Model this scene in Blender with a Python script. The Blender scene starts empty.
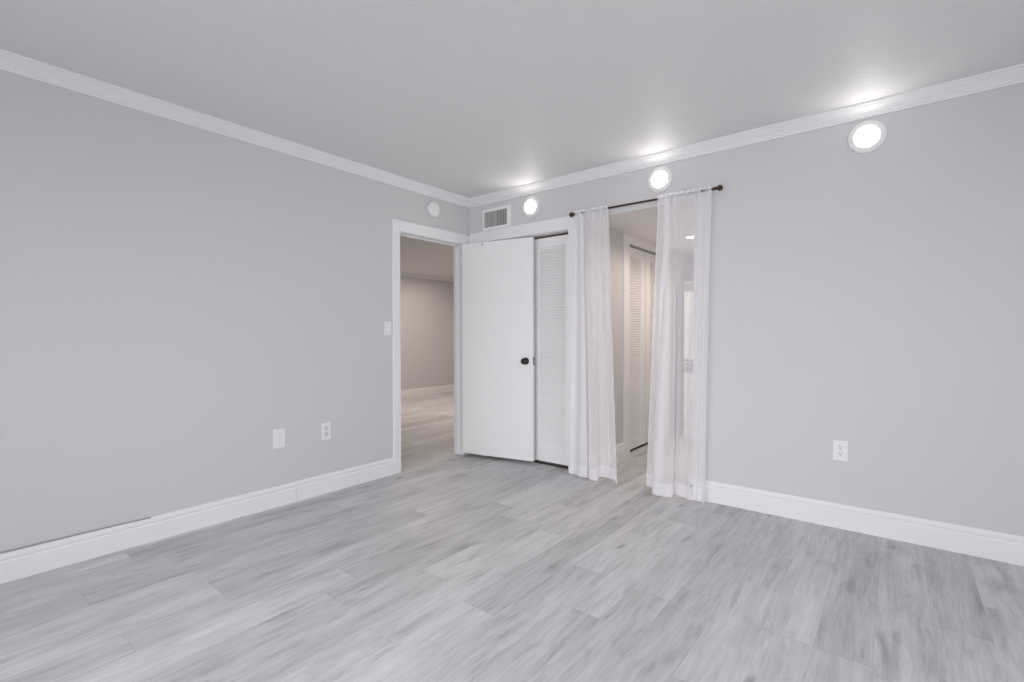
import bpy, bmesh, math, random
from mathutils import Vector, Matrix
random.seed(7)
SC = bpy.context.scene
COL = SC.collection

# ------------------------------------------------------------------ camera
cam_d = bpy.data.cameras.new('camera')
cam_d.sensor_width = 36.0
cam_d.lens = 484.45 * 36.0 / 1024.0
cam_d.clip_start = 0.05
cam = bpy.data.objects.new('camera', cam_d)
COL.objects.link(cam)
r_ = Vector((0.783347, 0.621579, -0.002508))
u_ = Vector((-0.005452, 0.010905, 0.999926))
f_ = Vector((-0.62156, 0.783276, -0.011931))
m = Matrix.Identity(4)
for i in range(3):
    m[i][0], m[i][1], m[i][2] = r_[i], u_[i], -f_[i]
m.translation = (3.3169, -3.5081, 1.1669)
cam.matrix_world = m
SC.camera = cam

# ------------------------------------------------------------------ exposure, world, daylight
SC.view_settings.view_transform = 'Standard'
SC.view_settings.look = 'None'
SC.view_settings.gamma = 1.0
SC.view_settings.exposure = 0.0
SC.view_settings.use_curve_mapping = False
SC.cycles.use_denoising = True
SC.cycles.denoising_prefilter = 'NONE'
SC.cycles.denoising_input_passes = 'RGB_ALBEDO_NORMAL'
SC.cycles.max_bounces = 12
SC.cycles.diffuse_bounces = 8
SC.cycles.transparent_max_bounces = 24
SC.cycles.sample_clamp_indirect = 6.0

CEIL = 2.496          # room ceiling height
FRONT = -4.7          # wall behind the camera, with the windows
RIGHT = 5.2

world = bpy.data.worlds.new('sky')
SC.world = world
world.use_nodes = True
world.node_tree.nodes['Background'].inputs[0].default_value = (0.86, 0.92, 1.0, 1)
world.node_tree.nodes['Background'].inputs[1].default_value = 0.3


def area(name, loc, rot, sx, sy, power, col, spread=180):
    d = bpy.data.lights.new(name, 'AREA')
    d.shape = 'RECTANGLE'
    d.size, d.size_y = sx, sy
    d.energy = power
    d.color = col
    d.spread = math.radians(spread)
    o = bpy.data.objects.new(name, d)
    o.location = loc
    o.rotation_euler = rot
    COL.objects.link(o)
    return o


# daylight entering by the sliding glass door behind the camera and by the window of the right wall
area('daylight_glass_door', (2.45, FRONT - 0.01, 1.1), (math.radians(78), 0, math.radians(12)), 2.4, 1.9, 29, (0.975, 0.982, 1.02), 100)
area('daylight_sky_side', (0.95, FRONT - 0.01, 1.1), (math.radians(75), 0, 0), 1.3, 1.9, 8.5, (0.975, 0.982, 1.02))
area('daylight_side_window', (RIGHT + 0.2, -2.6, 1.4), (math.radians(65), 0, math.radians(90)), 2.0, 1.3, 50, (0.975, 0.982, 1.02))


# ------------------------------------------------------------------ materials
def new_mat(name):
    mt = bpy.data.materials.new(name)
    mt.use_nodes = True
    nt = mt.node_tree
    return mt, nt, nt.nodes['Principled BSDF']


def set_in(node, **kw):
    for k, v in kw.items():
        node.inputs[k.replace('_', ' ')].default_value = v


def paint(name, col, rough=0.5, bump=0.0, scale=60, spec=0.4, var=0.0, metal=0.0):
    mt, nt, b = new_mat(name)
    set_in(b, Base_Color=(*col, 1), Roughness=rough, Metallic=metal)
    b.inputs['Specular IOR Level'].default_value = spec
    tc = nt.nodes.new('ShaderNodeTexCoord')
    n = nt.nodes.new('ShaderNodeTexNoise')
    n.inputs['Scale'].default_value = scale
    n.inputs['Detail'].default_value = 4
    nt.links.new(tc.outputs['Object'], n.inputs['Vector'])
    if bump:
        bp = nt.nodes.new('ShaderNodeBump')
        bp.inputs['Strength'].default_value = bump
        bp.inputs['Distance'].default_value = 0.004
        nt.links.new(n.outputs['Fac'], bp.inputs['Height'])
        nt.links.new(bp.outputs['Normal'], b.inputs['Normal'])
    if var:
        mx = nt.nodes.new('ShaderNodeMix')
        mx.data_type = 'RGBA'
        mx.inputs['A'].default_value = (*[c * (1 - var) for c in col], 1)
        mx.inputs['B'].default_value = (*[min(1, c * (1 + var)) for c in col], 1)
        nt.links.new(n.outputs['Fac'], mx.inputs['Factor'])
        nt.links.new(mx.outputs['Result'], b.inputs['Base Color'])
    return mt


WALL = paint('grey_wall_paint', (0.635, 0.626, 0.630), 0.55, 0.06, 220, 0.25, 0.012)
TRIM = paint('white_trim_paint', (0.83, 0.825, 0.83), 0.35, 0.02, 150, 0.4)
DOOR = paint('white_door_paint', (0.86, 0.86, 0.855), 0.4, 0.03, 120, 0.4)
CEILM = paint('textured_ceiling_paint', (0.74, 0.735, 0.735), 0.58, 0.6, 60, 0.24)
CREAM = paint('cream_side_room_paint', (0.78, 0.76, 0.745), 0.6, 0.05, 200, 0.2)
PLASTIC = paint('white_plastic', (0.82, 0.82, 0.82), 0.35, 0, 30, 0.4)
SLOT = paint('dark_slot', (0.10, 0.10, 0.10), 0.6)
GREYP = paint('grey_socket_plastic', (0.70, 0.70, 0.705), 0.4)
BLACK = paint('black_metal', (0.012, 0.012, 0.013), 0.32, 0, 30, 0.5)
BRONZE = paint('dark_bronze_metal', (0.055, 0.035, 0.022), 0.38, 0.1, 90, 0.5, 0, 0.6)
CABLE = paint('grey_cable_jacket', (0.33, 0.33, 0.34), 0.6)
STEEL = paint('brushed_steel', (0.55, 0.55, 0.56), 0.35, 0, 30, 0.5, 0, 0.8)
DARKIN = paint('vent_interior', (0.16, 0.155, 0.15), 0.9)
BLADE = paint('vent_blade_paint', (0.50, 0.49, 0.48), 0.5)
APPL = paint('white_appliance_enamel', (0.82, 0.82, 0.83), 0.3)
APPLG = paint('grey_appliance_panel', (0.22, 0.22, 0.235), 0.35)
SMOKEG = paint('tinted_door_glass', (0.25, 0.25, 0.27), 0.12)
SHADOWTOE = paint('brown_gap_shade', (0.10, 0.07, 0.05), 0.8)  # dark colour painting the shade in the gaps of the louvered doors


def glow(name, col, s):
    mt, nt, b = new_mat(name)
    set_in(b, Base_Color=(0.9, 0.9, 0.9, 1), Roughness=0.4)
    b.inputs['Emission Color'].default_value = (*col, 1)
    b.inputs['Emission Strength'].default_value = s
    return mt


LAMP = glow('lit_diffuser', (1.0, 0.965, 0.93), 26.0)
LAMPW = glow('lit_warm_diffuser', (1.0, 0.88, 0.76), 9.0)


def glass_mat():
    mt, nt, b = new_mat('window_glass')
    out = nt.nodes['Material Output']
    tr = nt.nodes.new('ShaderNodeBsdfTransparent')
    gl = nt.nodes.new('ShaderNodeBsdfGlossy')
    gl.inputs['Roughness'].default_value = 0.02
    mx = nt.nodes.new('ShaderNodeMixShader')
    mx.inputs[0].default_value = 0.06
    nt.links.new(tr.outputs[0], mx.inputs[1])
    nt.links.new(gl.outputs[0], mx.inputs[2])
    nt.links.new(mx.outputs[0], out.inputs['Surface'])
    return mt


GLASS = glass_mat()


def sheer_mat(name, T, col):
    # woven voile: gaps between threads let light straight through, more cloth is met at a slant
    mt, nt, b = new_mat(name)
    N, L = nt.nodes, nt.links
    out = N['Material Output']
    geo = N.new('ShaderNodeNewGeometry')
    dot = N.new('ShaderNodeVectorMath'); dot.operation = 'DOT_PRODUCT'
    L.new(geo.outputs['Normal'], dot.inputs[0]); L.new(geo.outputs['Incoming'], dot.inputs[1])
    ab = N.new('ShaderNodeMath'); ab.operation = 'ABSOLUTE'
    L.new(dot.outputs['Value'], ab.inputs[0])
    mxx = N.new('ShaderNodeMath'); mxx.operation = 'MAXIMUM'; mxx.inputs[1].default_value = 0.12
    L.new(ab.outputs[0], mxx.inputs[0])
    inv = N.new('ShaderNodeMath'); inv.operation = 'DIVIDE'; inv.inputs[0].default_value = 1.0
    L.new(mxx.outputs[0], inv.inputs[1])
    pw = N.new('ShaderNodeMath'); pw.operation = 'POWER'; pw.inputs[0].default_value = T
    L.new(inv.outputs[0], pw.inputs[1])
    df = N.new('ShaderNodeBsdfDiffuse'); df.inputs[0].default_value = (*col, 1)
    tl = N.new('ShaderNodeBsdfTranslucent'); tl.inputs[0].default_value = (*col, 1)
    m1 = N.new('ShaderNodeMixShader'); m1.inputs[0].default_value = 0.2
    L.new(df.outputs[0], m1.inputs[1]); L.new(tl.outputs[0], m1.inputs[2])
    tr = N.new('ShaderNodeBsdfTransparent')
    m2 = N.new('ShaderNodeMixShader')
    L.new(pw.outputs[0], m2.inputs[0]); L.new(m1.outputs[0], m2.inputs[1]); L.new(tr.outputs[0], m2.inputs[2])
    L.new(m2.outputs[0], out.inputs['Surface'])
    return mt


SHEER = sheer_mat('white_voile', 0.50, (0.93, 0.925, 0.945))
HEM = sheer_mat('white_voile_hem', 0.40, (0.93, 0.925, 0.945))


def floor_mat():
    mt, nt, b = new_mat('grey_oak_vinyl_planks')
    N, L = nt.nodes, nt.links

    def mth(op, a, c=None, d=None):
        n = N.new('ShaderNodeMath'); n.operation = op
        for i, v in enumerate((a, c, d)):
            if v is None: continue
            if isinstance(v, (int, float)): n.inputs[i].default_value = v
            else: L.new(v, n.inputs[i])
        return n.outputs[0]

    def wn(dim, *v):
        n = N.new('ShaderNodeTexWhiteNoise'); n.noise_dimensions = dim
        if dim == '1D': L.new(v[0], n.inputs['W'])
        else:
            c = N.new('ShaderNodeCombineXYZ')
            for i, q in enumerate(v): L.new(q, c.inputs[i])
            L.new(c.outputs[0], n.inputs['Vector'])
        return n.outputs['Value'], n.outputs['Color']

    def noise(vec, scale, detail, rough=0.5, dist=0.0):
        n = N.new('ShaderNodeTexNoise')
        n.inputs['Scale'].default_value = scale
        n.inputs['Detail'].default_value = detail
        n.inputs['Roughness'].default_value = rough
        n.inputs['Distortion'].default_value = dist
        L.new(vec, n.inputs['Vector'])
        return n.outputs['Fac']

    def vec(x, y, z=0.0):
        c = N.new('ShaderNodeCombineXYZ')
        for i, q in enumerate((x, y, z)):
            if isinstance(q, (int, float)): c.inputs[i].default_value = q
            else: L.new(q, c.inputs[i])
        return c.outputs[0]

    def ramp(fac, stops):
        r = N.new('ShaderNodeValToRGB')
        e = r.color_ramp.elements
        while len(e) < len(stops): e.new(0.5)
        for k, (p, v) in enumerate(stops):
            e[k].position = p; e[k].color = (v, v, v, 1)
        L.new(fac, r.inputs[0])
        return r.outputs[0]

    tc = N.new('ShaderNodeTexCoord')
    sp = N.new('ShaderNodeSeparateXYZ'); L.new(tc.outputs['Object'], sp.inputs[0])
    X, Y = sp.outputs[0], sp.outputs[1]
    PW, PL = 0.178, 1.22
    xs = mth('DIVIDE', mth('ADD', X, 20.06), PW)
    row = mth('FLOOR', xs)
    fx = mth('FRACT', xs)
    off, _ = wn('1D', row)
    ys = mth('ADD', mth('DIVIDE', mth('ADD', Y, 20.0), PL), mth('MULTIPLY', off, 7.0))
    colm = mth('FLOOR', ys)
    fy = mth('FRACT', ys)
    idv, idc = wn('3D', row, colm, mth('MULTIPLY', row, 0.0))
    sc = N.new('ShaderNodeSeparateXYZ'); L.new(idc, sc.inputs[0])
    ox = mth('MULTIPLY', sc.outputs[0], 37.0)
    oy = mth('MULTIPLY', sc.outputs[1], 53.0)
    xo, yo = mth('ADD', X, ox), mth('ADD', Y, oy)
    # broad cloudy figure, streaks along the plank, fine grain, knots
    warp = mth('MULTIPLY', mth('SUBTRACT', noise(vec(mth('MULTIPLY', xo, 2.4), mth('MULTIPLY', yo, 1.7)), 2.0, 3), 0.5), 0.032)
    xw = mth('ADD', xo, warp)
    figure = noise(vec(mth('MULTIPLY', xw, 7.0), mth('MULTIPLY', yo, 1.1)), 1.6, 5, 0.6, 0.15)
    streak = noise(vec(mth('MULTIPLY', xw, 38.0), mth('MULTIPLY', yo, 1.6)), 1.5, 4, 0.65)
    grain = noise(vec(mth('MULTIPLY', xw, 75.0), mth('MULTIPLY', yo, 5.0)), 1.3, 3, 0.6)
    dark = ramp(noise(vec(mth('MULTIPLY', xw, 11.0), mth('MULTIPLY', yo, 2.0), 3.3), 1.35, 4, 0.55, 0.3),
                [(0.54, 0.0), (0.76, 1.0)])
    marks = ramp(noise(vec(mth('MULTIPLY', xw, 26.0), mth('MULTIPLY', yo, 3.2), 7.7), 1.2, 5, 0.65, 0.25), [(0.56, 0.0), (0.74, 1.0)])
    vk = N.new('ShaderNodeTexVoronoi'); vk.feature = 'F1'
    vk.inputs['Scale'].default_value = 1.0; vk.inputs['Randomness'].default_value = 1.0
    L.new(vec(mth('MULTIPLY', xw, 5.2), mth('MULTIPLY', yo, 1.9)), vk.inputs['Vector'])
    vc = N.new('ShaderNodeSeparateColor'); L.new(vk.outputs['Color'], vc.inputs[0])
    knot = mth('MULTIPLY', ramp(vk.outputs['Distance'], [(0.02, 1.0), (0.12, 0.0)]), ramp(vc.outputs[0], [(0.45, 0.0), (0.6, 1.0)]))
    rings = mth('FRACT', mth('MULTIPLY', noise(vec(mth('MULTIPLY', xw, 4.5), mth('MULTIPLY', yo, 0.55), 1.7), 1.5, 1.2, 0.4), 13.0))
    lines = mth('MULTIPLY', ramp(rings, [(0.0, 1.0), (0.22, 0.0)]), ramp(figure, [(0.36, 1.0), (0.62, 0.15)]))
    v = mth('ADD', 0.57, mth('MULTIPLY', mth('SUBTRACT', figure, 0.5), 0.38))
    v = mth('ADD', v, mth('MULTIPLY', mth('SUBTRACT', streak, 0.5), 0.22))
    v = mth('ADD', v, mth('MULTIPLY', mth('SUBTRACT', grain, 0.5), 0.20))
    v = mth('ADD', v, mth('MULTIPLY', mth('SUBTRACT', idv, 0.5), 0.13))
    v = mth('SUBTRACT', v, mth('MULTIPLY', dark, 0.15))
    v = mth('SUBTRACT', v, mth('MULTIPLY', knot, mth('MULTIPLY', streak, 0.60)))
    v = mth('SUBTRACT', v, mth('MULTIPLY', mth('MULTIPLY', marks, figure), 0.26))
    v = mth('SUBTRACT', v, mth('MULTIPLY', lines, 0.06))
    seam = mth('MAXIMUM', ramp(mth('ABSOLUTE', mth('SUBTRACT', fx, 0.5)), [(0.488, 0.0), (0.499, 1.0)]),
               ramp(mth('ABSOLUTE', mth('SUBTRACT', fy, 0.5)), [(0.4975, 0.0), (0.4995, 1.0)]))
    v = mth('SUBTRACT', v, mth('MULTIPLY', seam, 0.055))
    cc = N.new('ShaderNodeCombineColor')
    L.new(mth('MULTIPLY', v, 1.0), cc.inputs[0]); L.new(mth('MULTIPLY', v, 0.985), cc.inputs[1]); L.new(mth('MULTIPLY', v, 1.0), cc.inputs[2])
    L.new(cc.outputs[0], b.inputs['Base Color'])
    b.inputs['Roughness'].default_value = 0.5
    b.inputs['Specular IOR Level'].default_value = 0.32
    bp = N.new('ShaderNodeBump'); bp.inputs['Strength'].default_value = 0.15; bp.inputs['Distance'].default_value = 0.002
    L.new(mth('SUBTRACT', grain, seam), bp.inputs['Height']); L.new(bp.outputs['Normal'], b.inputs['Normal'])
    return mt


FLOOR = floor_mat()


# ------------------------------------------------------------------ mesh helpers
class MB:
    """collects shapes in one mesh"""
    def __init__(self):
        self.bm = bmesh.new()

    def box(self, a, b, bevel=0.0, M=None):
        lo = [min(a[i], b[i]) for i in range(3)]; hi = [max(a[i], b[i]) for i in range(3)]
        vs = [self.bm.verts.new((x, y, z)) for x in (lo[0], hi[0]) for y in (lo[1], hi[1]) for z in (lo[2], hi[2])]
        fs = [(0, 1, 3, 2), (4, 6, 7, 5), (0, 4, 5, 1), (2, 3, 7, 6), (0, 2, 6, 4), (1, 5, 7, 3)]
        faces = [self.bm.faces.new([vs[i] for i in f]) for f in fs]
        if bevel:
            es = list({e for f in faces for e in f.edges})
            g = bmesh.ops.bevel(self.bm, geom=es, offset=bevel, segments=2, profile=0.5, affect='EDGES')
            vs = list({v for f in g['faces'] for v in f.verts} | {v for v in vs if v.is_valid})
        if M is not None:
            for v in vs: v.co = M @ v.co
        return self

    def lathe(self, prof, M, seg=48, cap=True):
        """prof: (radius, height) pairs, turned about local z, placed by M"""
        rings = []
        for (r, h) in prof:
            if r < 1e-6:
                rings.append([self.bm.verts.new(M @ Vector((0, 0, h)))])
            else:
                rings.append([self.bm.verts.new(M @ Vector((r * math.cos(2 * math.pi * k / seg), r * math.sin(2 * math.pi * k / seg), h))) for k in range(seg)])
        for A, B in zip(rings, rings[1:]):
            for k in range(seg):
                k2 = (k + 1) % seg
                if len(A) == 1 and len(B) == 1: continue
                if len(A) == 1: f = [A[0], B[k], B[k2]]
                elif len(B) == 1: f = [A[k], A[k2], B[0]]
                else: f = [A[k], A[k2], B[k2], B[k]]
                self.bm.faces.new(f).smooth = True
        if cap:
            if len(rings[0]) > 1: self.bm.faces.new(rings[0])
            if len(rings[-1]) > 1: self.bm.faces.new(rings[-1])
        return self

    def sweep(self, prof, A, B):
        """closed profile given at both ends as lists of points"""
        a = [self.bm.verts.new(p) for p in A]; b = [self.bm.verts.new(p) for p in B]
        n = len(a)
        for k in range(n):
            self.bm.faces.new([a[k], a[(k + 1) % n], b[(k + 1) % n], b[k]])
        self.bm.faces.new(a); self.bm.faces.new(b)
        return self

    def tube(self, pts, r, seg=10):
        pts = [Vector(p) for p in pts]
        rings = []
        for i, p in enumerate(pts):
            t = (pts[min(i + 1, len(pts) - 1)] - pts[max(i - 1, 0)]).normalized()
            up = Vector((0, 0, 1)) if abs(t.z) < 0.9 else Vector((1, 0, 0))
            s = t.cross(up).normalized(); u = s.cross(t)
            rings.append([self.bm.verts.new(p + s * (r * math.cos(2 * math.pi * k / seg)) + u * (r * math.sin(2 * math.pi * k / seg))) for k in range(seg)])
        for A, B in zip(rings, rings[1:]):
            for k in range(seg):
                f = self.bm.faces.new([A[k], A[(k + 1) % seg], B[(k + 1) % seg], B[k]]); f.smooth = True
        self.bm.faces.new(rings[0]); self.bm.faces.new(rings[-1])
        return self

    def build(self, name, mat, parent=None, recalc=True):
        if recalc:
            bmesh.ops.recalc_face_normals(self.bm, faces=self.bm.faces)
        me = bpy.data.meshes.new(name)
        self.bm.to_mesh(me); self.bm.free()
        me.materials.append(mat)
        o = bpy.data.objects.new(name, me)
        COL.objects.link(o)
        if parent is not None: o.parent = parent
        return o


def empty(name, loc=(0, 0, 0), rz=0.0):
    o = bpy.data.objects.new(name, None)
    o.location = loc; o.rotation_euler = (0, 0, rz)
    o.empty_display_size = 0.1
    COL.objects.link(o)
    return o


def tag(o, label=None, cat=None, group=None, kind=None):
    if label: o['label'] = label
    if cat: o['category'] = cat
    if group: o['group'] = group
    if kind: o['kind'] = kind
    return o


def struct(o, label=None, cat=None):
    return tag(o, label, cat, None, 'structure')


def copy_tree(o, parent=None):
    c = o.copy(); COL.objects.link(c)
    if parent is not None: c.parent = parent
    for ch in list(o.children): copy_tree(ch, c)
    return c


# orientation of small fittings: local z points out of the wall
OUT_BACK = Matrix(((1, 0, 0, 0), (0, 0, -1, 0), (0, 1, 0, 0), (0, 0, 0, 1)))    # local x->X, y->Z, z->-Y

# ------------------------------------------------------------------ room shell
WT = 0.13                                  # wall thickness
WTL = 0.105
DY0, DY1, DH = -0.868, -0.121, 2.047       # clear doorway in the left wall
CX0, CX1, CH = 0.235, 1.147, 2.058         # closet opening in the back wall
HX0, HX1, HH = 1.295, 2.184, 2.13          # curtained opening in the back wall
J = 0.018                                  # jamb board thickness

struct(MB().box((-4.2, -4.83, -0.1), (5.33, 4.45, 0)).build('floor', FLOOR), 'grey oak plank floor running through all the rooms', 'floor')
struct(MB().box((-WT, FRONT - WT, CEIL), (RIGHT + WT, WT, CEIL + 0.1)).build('ceiling', CEILM), 'white textured ceiling of the main room', 'ceiling')

w = MB()
w.box((-WTL, FRONT - WT, 0), (0, DY0 - J, CEIL))
w.box((-WTL, DY0 - J, DH + J), (0, DY1 + J, CEIL))
w.box((-WTL, DY1 + J, 0), (0, WT, CEIL))
struct(w.build('wall_left', WALL), 'long plain light grey wall with the open doorway at its far end', 'wall')
w = MB()
w.box((0, 0, 0), (CX0 - J, WT, CEIL))
w.box((CX0 - J, 0, CH + J), (CX1 + J, WT, CEIL))
w.box((CX1 + J, 0, 0), (HX0, WT, CEIL))
w.box((HX0, 0, HH), (HX1, WT, CEIL))
w.box((HX1, 0, 0), (RIGHT, WT, CEIL))
struct(w.build('wall_back', WALL), 'light grey wall with the round lights, the closet and the curtained opening', 'wall')
# right wall with a window, front wall with a sliding glass door (both behind the camera)
w = MB()
w.box((RIGHT, FRONT, 0), (RIGHT + WT, -3.6, CEIL)); w.box((RIGHT, -1.6, 0), (RIGHT + WT, WT, CEIL))
w.box((RIGHT, -3.6, 0), (RIGHT + WT, -1.6, 0.6)); w.box((RIGHT, -3.6, 1.9), (RIGHT + WT, -1.6, CEIL))
struct(w.build('wall_right', WALL))
w = MB()
w.box((0, FRONT - WT, 0), (0.2, FRONT, CEIL)); w.box((3.75, FRONT - WT, 0), (RIGHT + WT, FRONT, CEIL))
w.box((0.2, FRONT - WT, 2.08), (3.75, FRONT, CEIL))
struct(w.build('wall_front', WALL))


def window_frame(name, pts, glass_box):
    fr = MB()
    for a, b in pts: fr.box(a, b, 0.004)
    o = struct(fr.build(name, TRIM))
    MB().box(*glass_box).build('pane', GLASS, o)


window_frame('window_1', [((0.20, FRONT - .1, 0), (0.26, FRONT - .03, 2.08)), ((3.69, FRONT - .1, 0), (3.75, FRONT - .03, 2.08)),
                          ((1.95, FRONT - .1, 0), (2.01, FRONT - .03, 2.08)), ((0.26, FRONT - .1, 2.02), (3.69, FRONT - .03, 2.08)),
                          ((0.26, FRONT - .1, 0), (3.69, FRONT - .03, 0.06))],
             ((0.25, FRONT - .068, 0.05), (3.7, FRONT - .062, 2.03)))
window_frame('window_2', [((RIGHT + .03, -3.6, 0.6), (RIGHT + .1, -3.55, 1.9)), ((RIGHT + .03, -1.65, 0.6), (RIGHT + .1, -1.6, 1.9)),
                          ((RIGHT + .03, -2.625, 0.6), (RIGHT + .1, -2.575, 1.9)), ((RIGHT + .03, -3.55, 1.85), (RIGHT + .1, -1.65, 1.9)),
                          ((RIGHT + .03, -3.55, 0.6), (RIGHT + .1, -1.65, 0.65))],
             ((RIGHT + .062, -3.56, 0.64), (RIGHT + .068, -1.64, 1.86)))

# ---- side rooms
FZ = 2.33
struct(MB().box((-4.2, -4.83, FZ), (-WT, 4.45, FZ + 0.1)).build('ceiling', CREAM), 'low ceiling of the room seen through the doorway', 'ceiling')
w = MB()
w.box((-4.08, -4.83, 0), (-3.95, 4.43, FZ)); w.box((-3.95, 4.3, 0), (-WT, 4.43, FZ)); w.box((-3.95, -4.83, 0), (-WT, -4.7, FZ))
struct(w.build('wall_far_room', WALL), 'wall of the far room seen through the open doorway', 'wall')
struct(MB().box((-WT, WT, 0), (0, 4.43, CEIL)).build('wall_closet_left', WALL))
w = MB()
w.box((0, 0.78, 0), (1.17, 0.86, CEIL)); w.box((0, 1.98, 0), (1.17, 2.06, CEIL)); w.box((0.5, 0.86, 0), (0.58, 1.98, CEIL))
struct(w.build('wall_closet_back', CREAM))
struct(MB().box((0, WT, CEIL), (1.30, 2.9, CEIL + .1)).build('ceiling', CREAM))
HY0, HY1, HHD = 0.85, 1.862, 2.055        # louvered closet opening in the hall
w = MB()
w.box((1.17, WT, 0), (HX0, HY0 - J, CEIL)); w.box((1.17, HY1 + J, 0), (HX0, 2.9, CEIL)); w.box((1.17, HY0 - J, HHD + J), (HX0, HY1 + J, CEIL))
struct(w.build('wall_hall_left', WALL), 'narrow grey wall inside the curtained opening', 'wall')
struct(MB().box((HX1, WT, 0), (HX1 + .12, 2.9, CEIL)).build('wall_hall_right', WALL))
struct(MB().box((HX0, 2.78, 0), (HX1, 2.9, CEIL)).build('wall_hall_end', WALL))
struct(MB().box((HX0, WT, HH), (HX1, 2.78, HH + .12)).build('ceiling', CREAM), 'low ceiling of the hall behind the curtains', 'ceiling')


# ------------------------------------------------------------------ trim
def base_prof(h=0.14):
    # (distance from wall, height)
    return [(0, 0), (0.016, 0), (0.016, h - 0.042), (0.010, h - 0.034), (0.0145, h - 0.024), (0.0135, h - 0.012), (0.009, h - 0.003), (0.008, h), (0, h)]


def baseboard(name, run, label=None, h=0.14):
    """run: list of (start xy, end xy, normal xy)"""
    b = MB()
    for (p, q, n) in run:
        pr = base_prof(h)
        b.sweep(None, [(p[0] + n[0] * d, p[1] + n[1] * d, z) for d, z in pr], [(q[0] + n[0] * d, q[1] + n[1] * d, z) for d, z in pr])
    return struct(b.build(name, TRIM), label, 'baseboard' if label else None)


baseboard('baseboard_left', [((0, -1.7925), (0, -0.945), (1, 0))], 'short length of white baseboard between doorway and joint on the left wall')
baseboard('baseboard_left', [((0, FRONT), (0, -1.7945), (1, 0))], 'long length of white baseboard along the left wall', 0.138)
baseboard('baseboard_back', [((HX1 - .016, 0), (RIGHT, 0), (0, -1)), ((HX1, -0.016), (HX1, WT), (-1, 0))], 'white baseboard along the back wall right of the curtains', 0.145)
baseboard('baseboard_right', [((RIGHT, FRONT), (RIGHT, 0), (-1, 0))])
baseboard('baseboard_front', [((0, FRONT), (0.2, FRONT), (0, 1)), ((3.75, FRONT), (RIGHT, FRONT), (0, 1))])
baseboard('baseboard_hall', [((HX0, 0.0), (HX0, HY0), (1, 0))], 'white baseboard inside the hall ending at the louvered doors', 0.15)
baseboard('baseboard_hall_right', [((HX1, WT), (HX1, 2.78), (-1, 0))])
baseboard('baseboard_far_room', [((-3.95, -4.7), (-3.95, 4.3), (1, 0)), ((-3.95, 4.3), (-WT, 4.3), (0, -1))], 'white baseboard of the far room seen through the doorway')

# crown moulding: (out from wall, down from ceiling)
CR = [(0, 0.0), (0.068, 0.0), (0.068, 0.012), (0.059, 0.013), (0.056, 0.019), (0.046, 0.027), (0.034, 0.036), (0.027, 0.046),
      (0.021, 0.0465), (0.022, 0.052), (0.020, 0.058), (0.012, 0.0585), (0.013, 0.065), (0.011, 0.0705), (0, 0.071)]


def crown(name, ptf, label=None):
    c = MB()
    A = [ptf(d, h, 0) for d, h in CR]; B = [ptf(d, h, 1) for d, h in CR]
    c.sweep(None, A, B)
    return struct(c.build(name, TRIM), label, 'crown moulding' if label else None)


crown('trim_1', lambda d, h, e: (d, -d if e else FRONT + d, CEIL - h), 'white crown moulding along the top of the left wall')
crown('trim_2', lambda d, h, e: (RIGHT - d if e else d, -d, CEIL - h), 'white crown moulding along the top of the back wall')
crown('trim_3', lambda d, h, e: (RIGHT - d, -d if e else FRONT + d, CEIL - h))
crown('trim_4', lambda d, h, e: (RIGHT - d if e else d, FRONT + d, CEIL - h))
c = MB()
c.sweep(None, [(-3.95 + d * .7, -4.7, FZ - h * .7) for d, h in CR], [(-3.95 + d * .7, 4.3, FZ - h * .7) for d, h in CR])
struct(c.build('trim_5', TRIM), 'white moulding at the top of the far room wall', 'moulding')

CT = 0.018
# doorway lining, stop and casing on the left wall
t = MB()
t.box((-WTL, DY0 - J, 0), (0, DY0, DH + J), .001); t.box((-WTL, DY1, 0), (0, DY1 + J, DH + J), .001); t.box((-WTL, DY0, DH), (0, DY1, DH + J), .001)
t.box((-.085, DY0, 0), (-.05, DY0 + .012, DH), .001); t.box((-.085, DY1 - .012, 0), (-.05, DY1, DH), .001); t.box((-.085, DY0, DH - .012), (-.05, DY1, DH), .001)
t.box((0, -0.945, 0), (CT, DY0 - .004, 2.145), .0025)
t.box((0, DY1 + .004, 0), (CT, -CT, DH + .004), .0025)
t.box((0, DY0 - .004, DH + .004), (CT, 0, 2.145), .0025)
struct(t.build('trim_6', TRIM), 'white casing and jamb around the open doorway', 'door casing')
# closet lining and casing
t = MB()
t.box((CX0 - J, 0, 0), (CX0, WT, CH + J), .001); t.box((CX1, 0, 0), (CX1 + J, WT, CH + J), .001); t.box((CX0, 0, CH), (CX1, WT, CH + J), .001)
t.box((CX0 - .085, -CT, 0), (CX0 - .004, 0, CH + .004), .0025)
t.box((CX1 + .004, -CT, 0), (CX1 + .088, 0, CH + .004), .0025)
t.box((CT, -CT, CH + .004), (CX1 + .088, 0, 2.166), .0025)
struct(t.build('trim_7', TRIM), 'white casing around the closet opening beside the curtains', 'door casing')
# hall closet casing
t = MB()
t.box((1.17, HY0 - J, 0), (HX0, HY0, HHD + J), .001); t.box((1.17, HY1, 0), (HX0, HY1 + J, HHD + J), .001); t.box((1.17, HY0, HHD), (HX0, HY1, HHD + J), .001)
t.box((HX0, 0.728, 0), (HX0 + .012, HY0 - .003, HH), .002); t.box((HX0, HY1 + .003, 0), (HX0 + .012, HY1 + .080, HH), .002)
t.box((HX0, HY0 - .003, HHD + .003), (HX0 + .012, HY1 + .003, HH), .002)
struct(t.build('trim_8', TRIM), 'white casing around the louvered doors in the hall', 'door casing')

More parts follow.
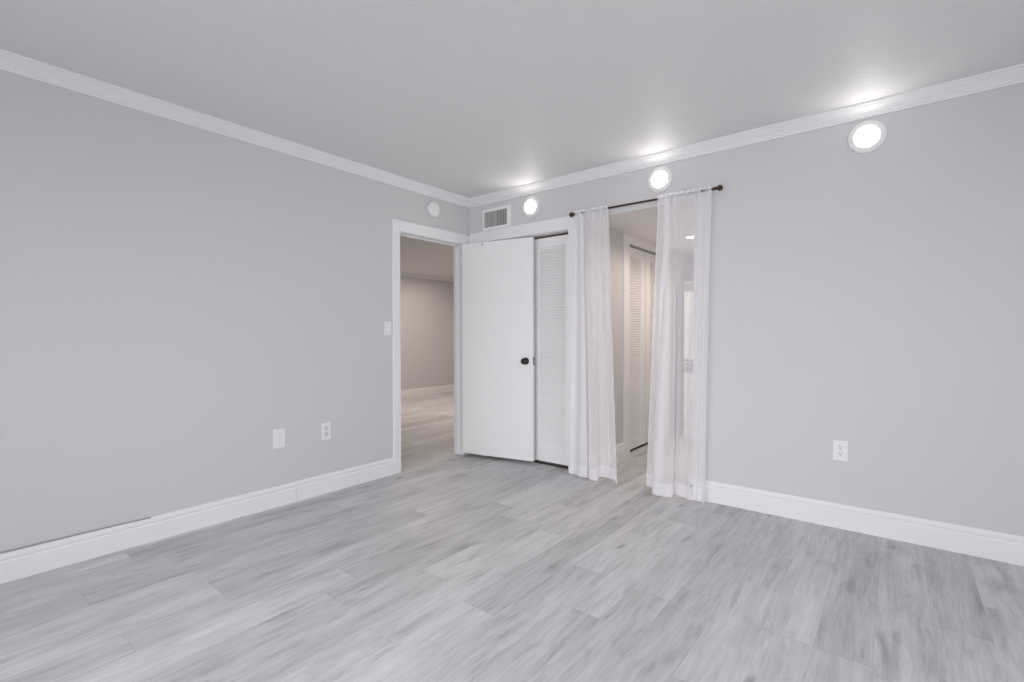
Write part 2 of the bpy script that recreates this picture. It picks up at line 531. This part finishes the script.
# ------------------------------------------------------------------ open slab door
ang = math.radians(11.3)
DW, DTH, DZ0, DZ1 = 0.748, 0.035, 0.034, 2.043
dM = Matrix.Translation((0.040, -0.150, 0)) @ Matrix.Rotation(ang, 4, 'Z')      # local x along the door, y through it
door = struct(MB().box((0, 0, DZ0), (DW, DTH, DZ1), .002).build('door_1', DOOR), 'white flat slab door standing open beside the doorway', 'door')
door.matrix_world = dM


def knob(side):
    y0, s = (0.0, -1) if side == 0 else (DTH, 1)
    M = Matrix.Translation((DW - 0.069, y0, 0.934)) @ Matrix(((1, 0, 0, 0), (0, 0, s, 0), (0, -s, 0, 0), (0, 0, 0, 1)))
    b = MB().lathe([(0.0, 0), (0.031, 0), (0.032, 0.004), (0.028, 0.009), (0.013, 0.011), (0.011, 0.024), (0.014, 0.029), (0.024, 0.034), (0.0285, 0.043), (0.027, 0.051), (0.018, 0.056), (0, 0.0575)], M, 36, False)
    o = b.build('door_knob', BLACK, door); o['label'] = 'black round knob with rosette'
    return o


knob(0); knob(1)
lp = MB().box((DW - .0005, 0.005, 0.897), (DW + .0012, 0.030, 0.971), .0006).build('latch_plate', BLACK, door)
lp['label'] = 'black latch plate on the door edge'
MB().box((DW + .001, 0.011, 0.926), (DW + .010, 0.024, 0.942), .002).build('latch_bolt', STEEL, lp)
for z in (0.25, 1.05, 1.85):
    h = MB(); h.tube([(-0.006, DTH - .002, z - .045), (-0.006, DTH - .002, z + .045)], 0.0055, 12)
    h.box((0, DTH - .001, z - .044), (0.03, DTH + .001, z + .044)); h.build('hinge', TRIM, door)
hk = MB().box((0.205, -0.004, DZ1 - .045), (0.285, 0.0, DZ1 - .006), .0015).build('catch_plate', DOOR, door)
MB().lathe([(0.0, 0), (.007, 0), (.007, .003), (0, .0035)], Matrix.Translation((0.232, -0.004, DZ1 - .024)) @ Matrix(((1, 0, 0, 0), (0, 0, -1, 0), (0, 1, 0, 0), (0, 0, 0, 1))), 16, False).build('screw', SLOT, hk)


# ------------------------------------------------------------------ louvered doors (local x across, y through with front at 0 facing -y, z up)
def louver_door(name, width, h, st, z_lo, z_hi, pitch, pull_x=None, pull_z=0.93):
    T = 0.03
    f = MB()
    f.box((0, 0, 0), (st, T, h), .0015); f.box((width - st, 0, 0), (width, T, h), .0015)
    f.box((st, 0.001, 0), (width - st, T - .001, z_lo), .001); f.box((st, 0.001, z_hi), (width - st, T - .001, h), .001)
    root = f.build(name, DOOR)
    s = MB()
    ns = round((z_hi - z_lo) / pitch)
    for k in range(ns):
        z = z_lo + (k + .5) * (z_hi - z_lo) / ns
        M = Matrix.Translation((0, T / 2, z)) @ Matrix.Rotation(math.radians(62), 4, 'X')
        s.box((st - .003, -0.0145, -0.0025), (width - st + .003, 0.0145, 0.0025), 0, M)
    s.build('louver_panel', DOOR, root)
    if pull_x is not None:
        M = Matrix.Translation((pull_x, 0.0, pull_z)) @ Matrix(((1, 0, 0, 0), (0, 0, -1, 0), (0, 1, 0, 0), (0, 0, 0, 1)))
        p = MB().lathe([(0.0, 0.001), (0.014, 0.001), (0.017, 0.003), (0.019, 0.003), (0.020, 0.0)], M, 28, False).build('finger_pull', DOOR, root)
    return root


cw = 0.4515
d = louver_door('door_2', cw, 2.01, 0.085, 0.165, 1.925, 0.0254, cw - .045, 0.9)
d.location = (CX1 - .006 - cw, 0.085, 0.028)
struct(d, 'white louvered closet door between the slab door and the curtain', 'door')
d = louver_door('door_3', cw, 2.01, 0.085, 0.165, 1.925, 0.0254)
d.location = (CX1 - .010 - 2 * cw, 0.085, 0.028)
struct(d, 'white louvered closet door hidden behind the open slab door', 'door')
hw = (HY1 - HY0 - .024) / 2
for k, (nm, lab) in enumerate((('door_4', 'white louvered hall door nearest the curtained opening'), ('door_5', 'second white louvered hall door behind the clear curtain edge'))):
    d = louver_door(nm, hw, 2.012, 0.105, 0.11, 1.915, 0.0254)
    d.rotation_euler = (0, 0, math.radians(90))
    d.location = (1.252, HY0 + .004 + k * (hw + .016), 0.026)
    struct(d, lab, 'door')
struct(MB().box((CX0, 0.10, CH - .02), (CX1, 0.112, CH)).box((CX0, .088, 0), (CX1, .11, .006)).build('trim_9', SHADOWTOE), 'dark track of the closet doors and painted shade of their floor gap', 'door track')  # upper box is the track, floor box paints the shade under the doors
struct(MB().box((HX0, 0.002, HH - .004), (HX1, WT, HH)).build('trim_11', CREAM), 'cream soffit of the curtained opening', 'soffit')
struct(MB().box((1.215, HY0, 0), (1.245, HY1, .008)).build('trim_10', SHADOWTOE), 'painted shade in the floor gap under the hall louvered doors', 'door track')  # shade of the door gap laid on the floor as a dark strip


# ------------------------------------------------------------------ round wall lights
def panel_light(name, lamp, R=0.093, r=0.061):
    root = empty(name)
    rim = MB().lathe([(R * .985, 0), (R, 0.002), (R, 0.008), (R - .003, 0.011), (r + .004, 0.0135), (r, 0.0125), (r - .001, 0.009), (0, 0.009)], OUT_BACK, 64, False).build('rim', PLASTIC, root)
    dif = MB().lathe([(r - .0015, 0.0105), (r - .006, 0.0145), (r * .75, 0.0170), (r * .4, 0.0185), (0, 0.019)], OUT_BACK, 64, False).build('diffuser', lamp, root)
    dif['label'] = 'glowing round diffuser'
    return root


pl = panel_light('wall_light', LAMP)
spots = [((0.755, 0, 2.313), 'round lit wall light between the air vent and the curtain rod'),
         ((1.938, 0, 2.318), 'round lit wall light just above the curtain rod'),
         ((3.176, 0, 2.316), 'round lit wall light alone on the wide grey wall right of the curtains')]
for i, (loc, lab) in enumerate(spots):
    o = pl if i == 0 else copy_tree(pl)
    o.location = loc
    tag(o, lab, 'wall light', 'round wall lights under the crown moulding')
hl = panel_light('ceiling_light', LAMPW)
hl.rotation_euler = (math.radians(90), 0, 0)
hl.location = (1.757, 1.30, HH)
tag(hl, 'round lit light in the hall ceiling seen through the sheer curtain', 'ceiling light')

# unseen area lights without fixtures, added to warm the side rooms
area('far_room_warm_light', (-2.2, 1.9, FZ - .03), (0, 0, 0), 2.4, 2.4, 45, (1.0, 0.88, 0.78))
area('hall_fill_light', (1.80, 1.10, HH - .03), (0, 0, 0), 0.5, 1.6, 8.8, (1.0, 0.85, 0.74), 145)  # added fill beside the round hall light, evens out the louvered doors

# ------------------------------------------------------------------ air vent
v = empty('air_vent', (0.354, 0, 2.272))
tag(v, 'white air vent with dark vertical blades high in the corner', 'air vent')
VW, VH = 0.172, 0.101
IW0, IW1, IH = -0.150, 0.128, 0.073
f = MB()
f.box((-VW, -.010, -VH), (IW0, 0, VH), .002); f.box((IW1, -.010, -VH), (VW, 0, VH), .002)
f.box((IW0, -.010, IH), (IW1, 0, VH), .002); f.box((IW0, -.010, -VH), (IW1, 0, -IH), .002)
f.build('frame', TRIM, v)
MB().box((IW0 - .004, -.0015, -IH - .004), (IW1 + .004, -.0004, IH + .004)).build('backing', DARKIN, v)
n = 14
for k in range(n):
    x = IW0 + (IW1 - IW0) * (k + .5) / n
    a = -36 if k < n / 2 else -20
    M = Matrix.Translation((x, -.006, 0)) @ Matrix.Rotation(math.radians(a + 90), 4, 'Z')
    MB().box((-.0056, -.0008, -IH), (.0056, .0008, IH), 0, M).build('blade', BLADE, v)
x = (IW0 + IW1) / 2
MB().box((x - .003, -.0095, -IH), (x + .003, -.002, IH)).build('divider', BLADE, v)

# ------------------------------------------------------------------ smoke detector on the left wall
TOL = Matrix.Rotation(math.radians(90), 4, 'Z')     # carries the back wall's fittings onto the left wall (out = +X)
sd = empty('smoke_detector', (0, -0.494, 2.308), math.radians(90))
tag(sd, 'round white smoke detector above the open doorway', 'smoke detector')
MB().lathe([(0.060, 0), (0.060, .012), (0, .012)], OUT_BACK, 48, False).build('base', PLASTIC, sd)
MB().lathe([(0.058, 0.011), (0.066, .0125), (0.067, .015), (0.067, .038), (0.064, .0425), (0.050, .0435), (0.0, .044)], OUT_BACK, 48, False).build('cover', PLASTIC, sd)
MB().lathe([(0.0, .0435), (.009, .0435), (.009, .0450), (0, .0455)], OUT_BACK, 24, False).build('test_button', PLASTIC, sd)


# ------------------------------------------------------------------ switch and outlets
def plate(root, w, h):
    return MB().box((-w / 2, -.0065, -h / 2), (w / 2, 0, h / 2), .002).build('plate', PLASTIC, root)


def screw(root, x, z, parent=None):
    return MB().lathe([(0, 0.0060), (.0035, .0060), (.0035, .0072), (0, .0076)], Matrix.Translation((x, 0, z)) @ OUT_BACK, 14, False).build('screw', GREYP, root)


sw = empty('light_switch', (0, -0.992, 1.227), math.radians(90))
tag(sw, 'white light switch beside the doorway casing', 'light switch')
plate(sw, .072, .118)
MB().box((-.0165, -.0095, -.033), (.0165, -.006, .033), .0015).build('rocker', TRIM, sw)
screw(sw, 0, .049); screw(sw, 0, -.049)
bp = empty('wall_plate', (0, -1.904, 0.463), math.radians(90))
tag(bp, 'white blank cover plate low on the left wall, left of the outlet', 'wall plate')
plate(bp, .082, .130)
screw(bp, 0, .042); screw(bp, 0, -.042)


def outlet(name, loc, rz, w, h, soc):
    root = empty(name, loc, rz)
    plate(root, w, h)
    for s in (1, -1):
        sm = MB(); z = s * .0205
        sm.lathe([(0, .0068), (.0145, .0068), (.0165, .0075), (.017, .006)], Matrix.Translation((0, 0, z)) @ OUT_BACK, 28, False)
        so = sm.build('socket', soc, root)
        sl = MB()
        sl.box((-.0075, -.0082, z + .000), (-.0050, -.0066, z + .009)); sl.box((.0050, -.0082, z + .001), (.0072, -.0066, z + .008))
        sl.lathe([(0, .0068), (.0028, .0068), (.0028, .0083), (0, .0083)], Matrix.Translation((0, 0, z - .0075)) @ OUT_BACK, 12, False)
        sl.build('slots', SLOT, so)
    screw(root, 0, 0)
    return root


tag(outlet('wall_outlet', (0, -1.554, 0.458), math.radians(90), .076, .126, GREYP), 'white double outlet low on the left wall near the doorway', 'outlet', None)
tag(outlet('wall_outlet', (3.056, 0, 0.468), 0, .076, .122, PLASTIC), 'white double outlet low on the wide grey wall right of the curtains', 'outlet', None)

# ------------------------------------------------------------------ cable along the left baseboard
pts = []
for k in range(40):
    y = -4.0 + (4.0 - 2.64) * k / 39
    e = min(1.0, max(0.0, (y + 2.86) / 0.22))
    pts.append((0.0105, y, 0.1415 + 0.005 * math.sin(max(0, (-2.70 - y)) * 2.0) * (1 - e) - 0.0035 * e ** 2))
tag(MB().tube(pts, 0.0028, 8).build('cable', CABLE), 'thin grey cable lying on top of the baseboard at the left edge', 'cable')

# ------------------------------------------------------------------ curtain rod
RZ, RY = 2.154, -0.08
rod = empty('curtain_rod', (1.79, RY, RZ))
tag(rod, 'thin dark bronze curtain rod with round finials above the opening', 'curtain rod')
MB().tube([(-0.535, 0, 0), (0.56, 0, 0)], 0.0075, 16).build('pole', BRONZE, rod)
for s, xe in ((-1, -0.535), (1, 0.56)):
    M = Matrix.Translation((xe, 0, 0)) @ Matrix.Rotation(math.radians(90 * s), 4, 'Y')
    MB().lathe([(0, -0.004), (.011, -.004), (.012, .006), (.008, .009), (.008, .013), (.011, .015), (.0175, .022), (.0198, .032), (.0175, .042), (.010, .049), (0, .0515)], M, 28, False).build('finial', BRONZE, rod)
    br = MB()
    xb = xe - s * 0.075
    br.tube([(xb, 0.004, -.002), (xb, -RY - .004, -.002)], 0.005, 10)
    br.lathe([(0, 0), (.011, 0), (.011, .004), (.008, .006), (0, .006)], Matrix.Translation((xb, -RY, -.002)) @ OUT_BACK, 24, False)
    br.lathe([(0.0125, -.009), (.0125, .009)], Matrix.Translation((xb, 0, 0)) @ Matrix.Rotation(math.radians(90), 4, 'Y'), 20, True)
    br.build('bracket', BRONZE, rod)


# ------------------------------------------------------------------ sheer curtains
def catmull(P, n):
    out = []
    m_ = len(P)
    for i in range(m_ - 1):
        p0, p1, p2, p3 = P[max(i - 1, 0)], P[i], P[i + 1], P[min(i + 2, m_ - 1)]
        for k in range(n):
            t_ = k / n
            out.append(tuple(0.5 * ((2 * p1[c]) + (-p0[c] + p2[c]) * t_ + (2 * p0[c] - 5 * p1[c] + 4 * p2[c] - p3[c]) * t_ ** 2 + (-p0[c] + 3 * p1[c] - 3 * p2[c] + p3[c]) * t_ ** 3) for c in range(2)))
    out.append(tuple(P[-1]))
    return out


def curtain(name, top, bot, zb, label, spread=0.85, seed=1):
    """top, bot: matching plan points (x, y) of the cloth at rod and at floor; zb: height of the lower edge at each plan point"""
    rnd = random.Random(seed)
    NS = 14
    T_, B_ = catmull(top, NS), catmull(bot, NS)
    Zb = [c[0] for c in catmull([(z, 0) for z in zb], NS)]
    nu = len(T_)
    ph = [rnd.uniform(0, 6.28) for _ in range(4)]

    def P(i, t_):
        """t_ = 0 at the rod, 1 at the floor"""
        e = t_ ** spread
        x = T_[i][0] * (1 - e) + B_[i][0] * e
        y = T_[i][1] * (1 - e) + B_[i][1] * e
        z = RZ + 0.022 + (Zb[i] - RZ - 0.022) * t_
        s = i / NS
        gather = math.exp(-(t_ * 21) ** 2)
        y = y * (1 - gather) + (RY - 0.0125) * gather
        y += gather * (0.002 * math.sin(s * 5.3 + ph[0]) + 0.0015 * math.sin(s * 9.1 + ph[1]))
        z += 0.004 * math.sin(s * 4.1 + ph[2]) if t_ < 0.008 else 0
        y += 0.008 * math.sin(s * 2.3 + ph[3] + t_ * 2.0) * min(1, t_ * 3)
        x += 0.004 * math.sin(s * 1.7 + t_ * 5.0 + ph[1]) * min(1, t_ * 3) * (1 - abs(2 * i / nu - 1))
        return Vector((x, y, z))

    def sheet(i0, i1, t0, t1, nv, dy, nm, mat, parent, front=False):
        b = MB()
        g = []
        for k in range(nv + 1):
            row = []
            for i in range(i0, i1 + 1):
                p = P(i, t0 + (t1 - t0) * k / nv) + Vector((0, dy, 0))
                if front:            # the pocket's second layer passes behind the rod
                    q = math.sin(math.pi * min(1, max(0, (k / nv - .25) / .75)))
                    p.y += 0.025 * q + 0.0005
                row.append(b.bm.verts.new(p))
            g.append(row)
        for k in range(nv):
            for i in range(i1 - i0):
                b.bm.faces.new([g[k][i], g[k][i + 1], g[k + 1][i + 1], g[k + 1][i]]).smooth = True
        return b.build(nm, mat, parent, recalc=False)

    root = empty(name, (0, 0, 0))
    tag(root, label, 'curtain')
    sheet(0, nu - 1, 0.0, 1.0, 60, 0.0, 'cloth', SHEER, root)
    h = sheet(0, nu - 1, 0.958, 1.0, 4, -0.0025, 'hem', HEM, root); h['label'] = 'doubled lower hem'
    h = sheet(0, nu - 1, 0.0, 0.028, 12, 0.0, 'rod_pocket', HEM, root, True); h['label'] = 'gathered rod pocket'
    sheet(0, 3, 0.0, 1.0, 40, -0.002, 'side_hem', HEM, root)
    sheet(nu - 4, nu - 1, 0.0, 1.0, 40, -0.002, 'side_hem', HEM, root)
    return root


# left curtain, gathered
curtain('curtain',
        [(1.262, -.078), (1.285, -.082), (1.31, -.092), (1.335, -.086), (1.322, -.070), (1.305, -.066), (1.33, -.062), (1.365, -.070), (1.39, -.088), (1.41, -.097),
         (1.435, -.090), (1.425, -.074), (1.44, -.066), (1.47, -.074), (1.495, -.092), (1.485, -.075), (1.50, -.068), (1.525, -.080), (1.545, -.092), (1.556, -.085)],
        [(1.212, -.070), (1.25, -.080), (1.31, -.090), (1.37, -.080), (1.34, -.050), (1.29, -.040), (1.33, -.030), (1.385, -.045), (1.385, -.080), (1.42, -.105),
         (1.47, -.095), (1.455, -.055), (1.47, -.035), (1.52, -.030), (1.560, -.045), (1.535, -.030), (1.55, -.025), (1.59, -.040), (1.620, -.075), (1.636, -.085)],
        [.020, .020, .018, .018, .02, .02, .02, .02, .014, .012, .016, .025, .03, .035, .035, .03, .03, .022, .018, .018],
        'white sheer curtain gathered at the left end of the rod beside the closet door', 0.9, 3)
# right curtain, clearer
curtain('curtain',
        [(1.957, -.072), (1.975, -.078), (1.995, -.090), (2.02, -.097), (2.045, -.090), (2.035, -.075), (2.01, -.068), (2.03, -.064), (2.065, -.075), (2.085, -.088), (2.078, -.074),
         (2.085, -.066), (2.115, -.070), (2.15, -.078), (2.185, -.084), (2.215, -.090), (2.240, -.084), (2.258, -.074), (2.275, -.072), (2.295, -.078), (2.315, -.085), (2.331, -.084)],
        [(1.850, -.045), (1.880, -.046), (1.915, -.052), (1.955, -.064), (1.99, -.072), (1.965, -.090), (1.922, -.108), (1.955, -.128), (2.010, -.132), (2.075, -.118), (2.075, -.085),
         (2.060, -.060), (2.085, -.058), (2.120, -.066), (2.150, -.074), (2.180, -.082), (2.205, -.084), (2.226, -.080), (2.243, -.076), (2.260, -.077), (2.277, -.082), (2.290, -.084)],
        [.035, .035, .03, .025, .02, .015, .012, .010, .010, .012, .015, .02, .02, .015, .012, .010, .010, .012, .012, .010, .010, .010],
        'white sheer curtain at the right end of the rod against the wide grey wall', 0.95, 9)


# ------------------------------------------------------------------ stacked laundry machines at the end of the hall
def machine(name, z0, h, label, cat, group, panel_h):
    root = empty(name, (1.79, 1.95, z0))
    tag(root, label, cat, group)
    W, D = 0.345, 0.68
    MB().box((-W, 0, 0), (W, D, h), .008).build('body', APPL, root)
    p = MB().box((-W + .01, -.010, h - panel_h), (W - .01, 0.002, h - .012), .004).build('control_panel', APPLG, root)
    MB().lathe([(0, .008), (.036, .008), (.034, .034), (0, .036)], Matrix.Translation((0, 0, h - panel_h / 2 - .006)) @ OUT_BACK, 28, False).build('dial', STEEL, p)
    for x in (.12, .17, .22):
        MB().box((x, -.016, h - panel_h / 2 - .016), (x + .03, -.008, h - panel_h / 2 + .004), .003).build('button', APPL, p)
    zc = (h - panel_h) * .52
    dr = MB().lathe([(.16, .004), (.175, .030), (.20, .040), (.235, .036), (.255, .018), (.260, 0)], Matrix.Translation((0, 0, zc)) @ OUT_BACK, 56, False).build('door', GREYP, root)
    MB().lathe([(.175, .008), (.14, .022), (.08, .030), (0, .033)], Matrix.Translation((0, 0, zc)) @ OUT_BACK, 48, False).build('glass', SMOKEG, dr)
    MB().box((-.235, -.052, zc - .05), (-.205, -.030, zc + .05), .006).build('handle', APPL, dr)
    if z0 == 0 or True:
        MB().box((-W + .02, .02, -.015 if z0 else -.0), (W - .02, .06, .01)).build('plinth', APPLG, root)
    return root


machine('washing_machine', 0.0, 0.87, 'white front-loading washing machine at the hall end, lower of the stack', 'washing machine', None, .12)
machine('tumble_dryer', 0.885, 0.87, 'white front-loading dryer stacked on top of the washing machine in the hall', 'dryer', None, .10)
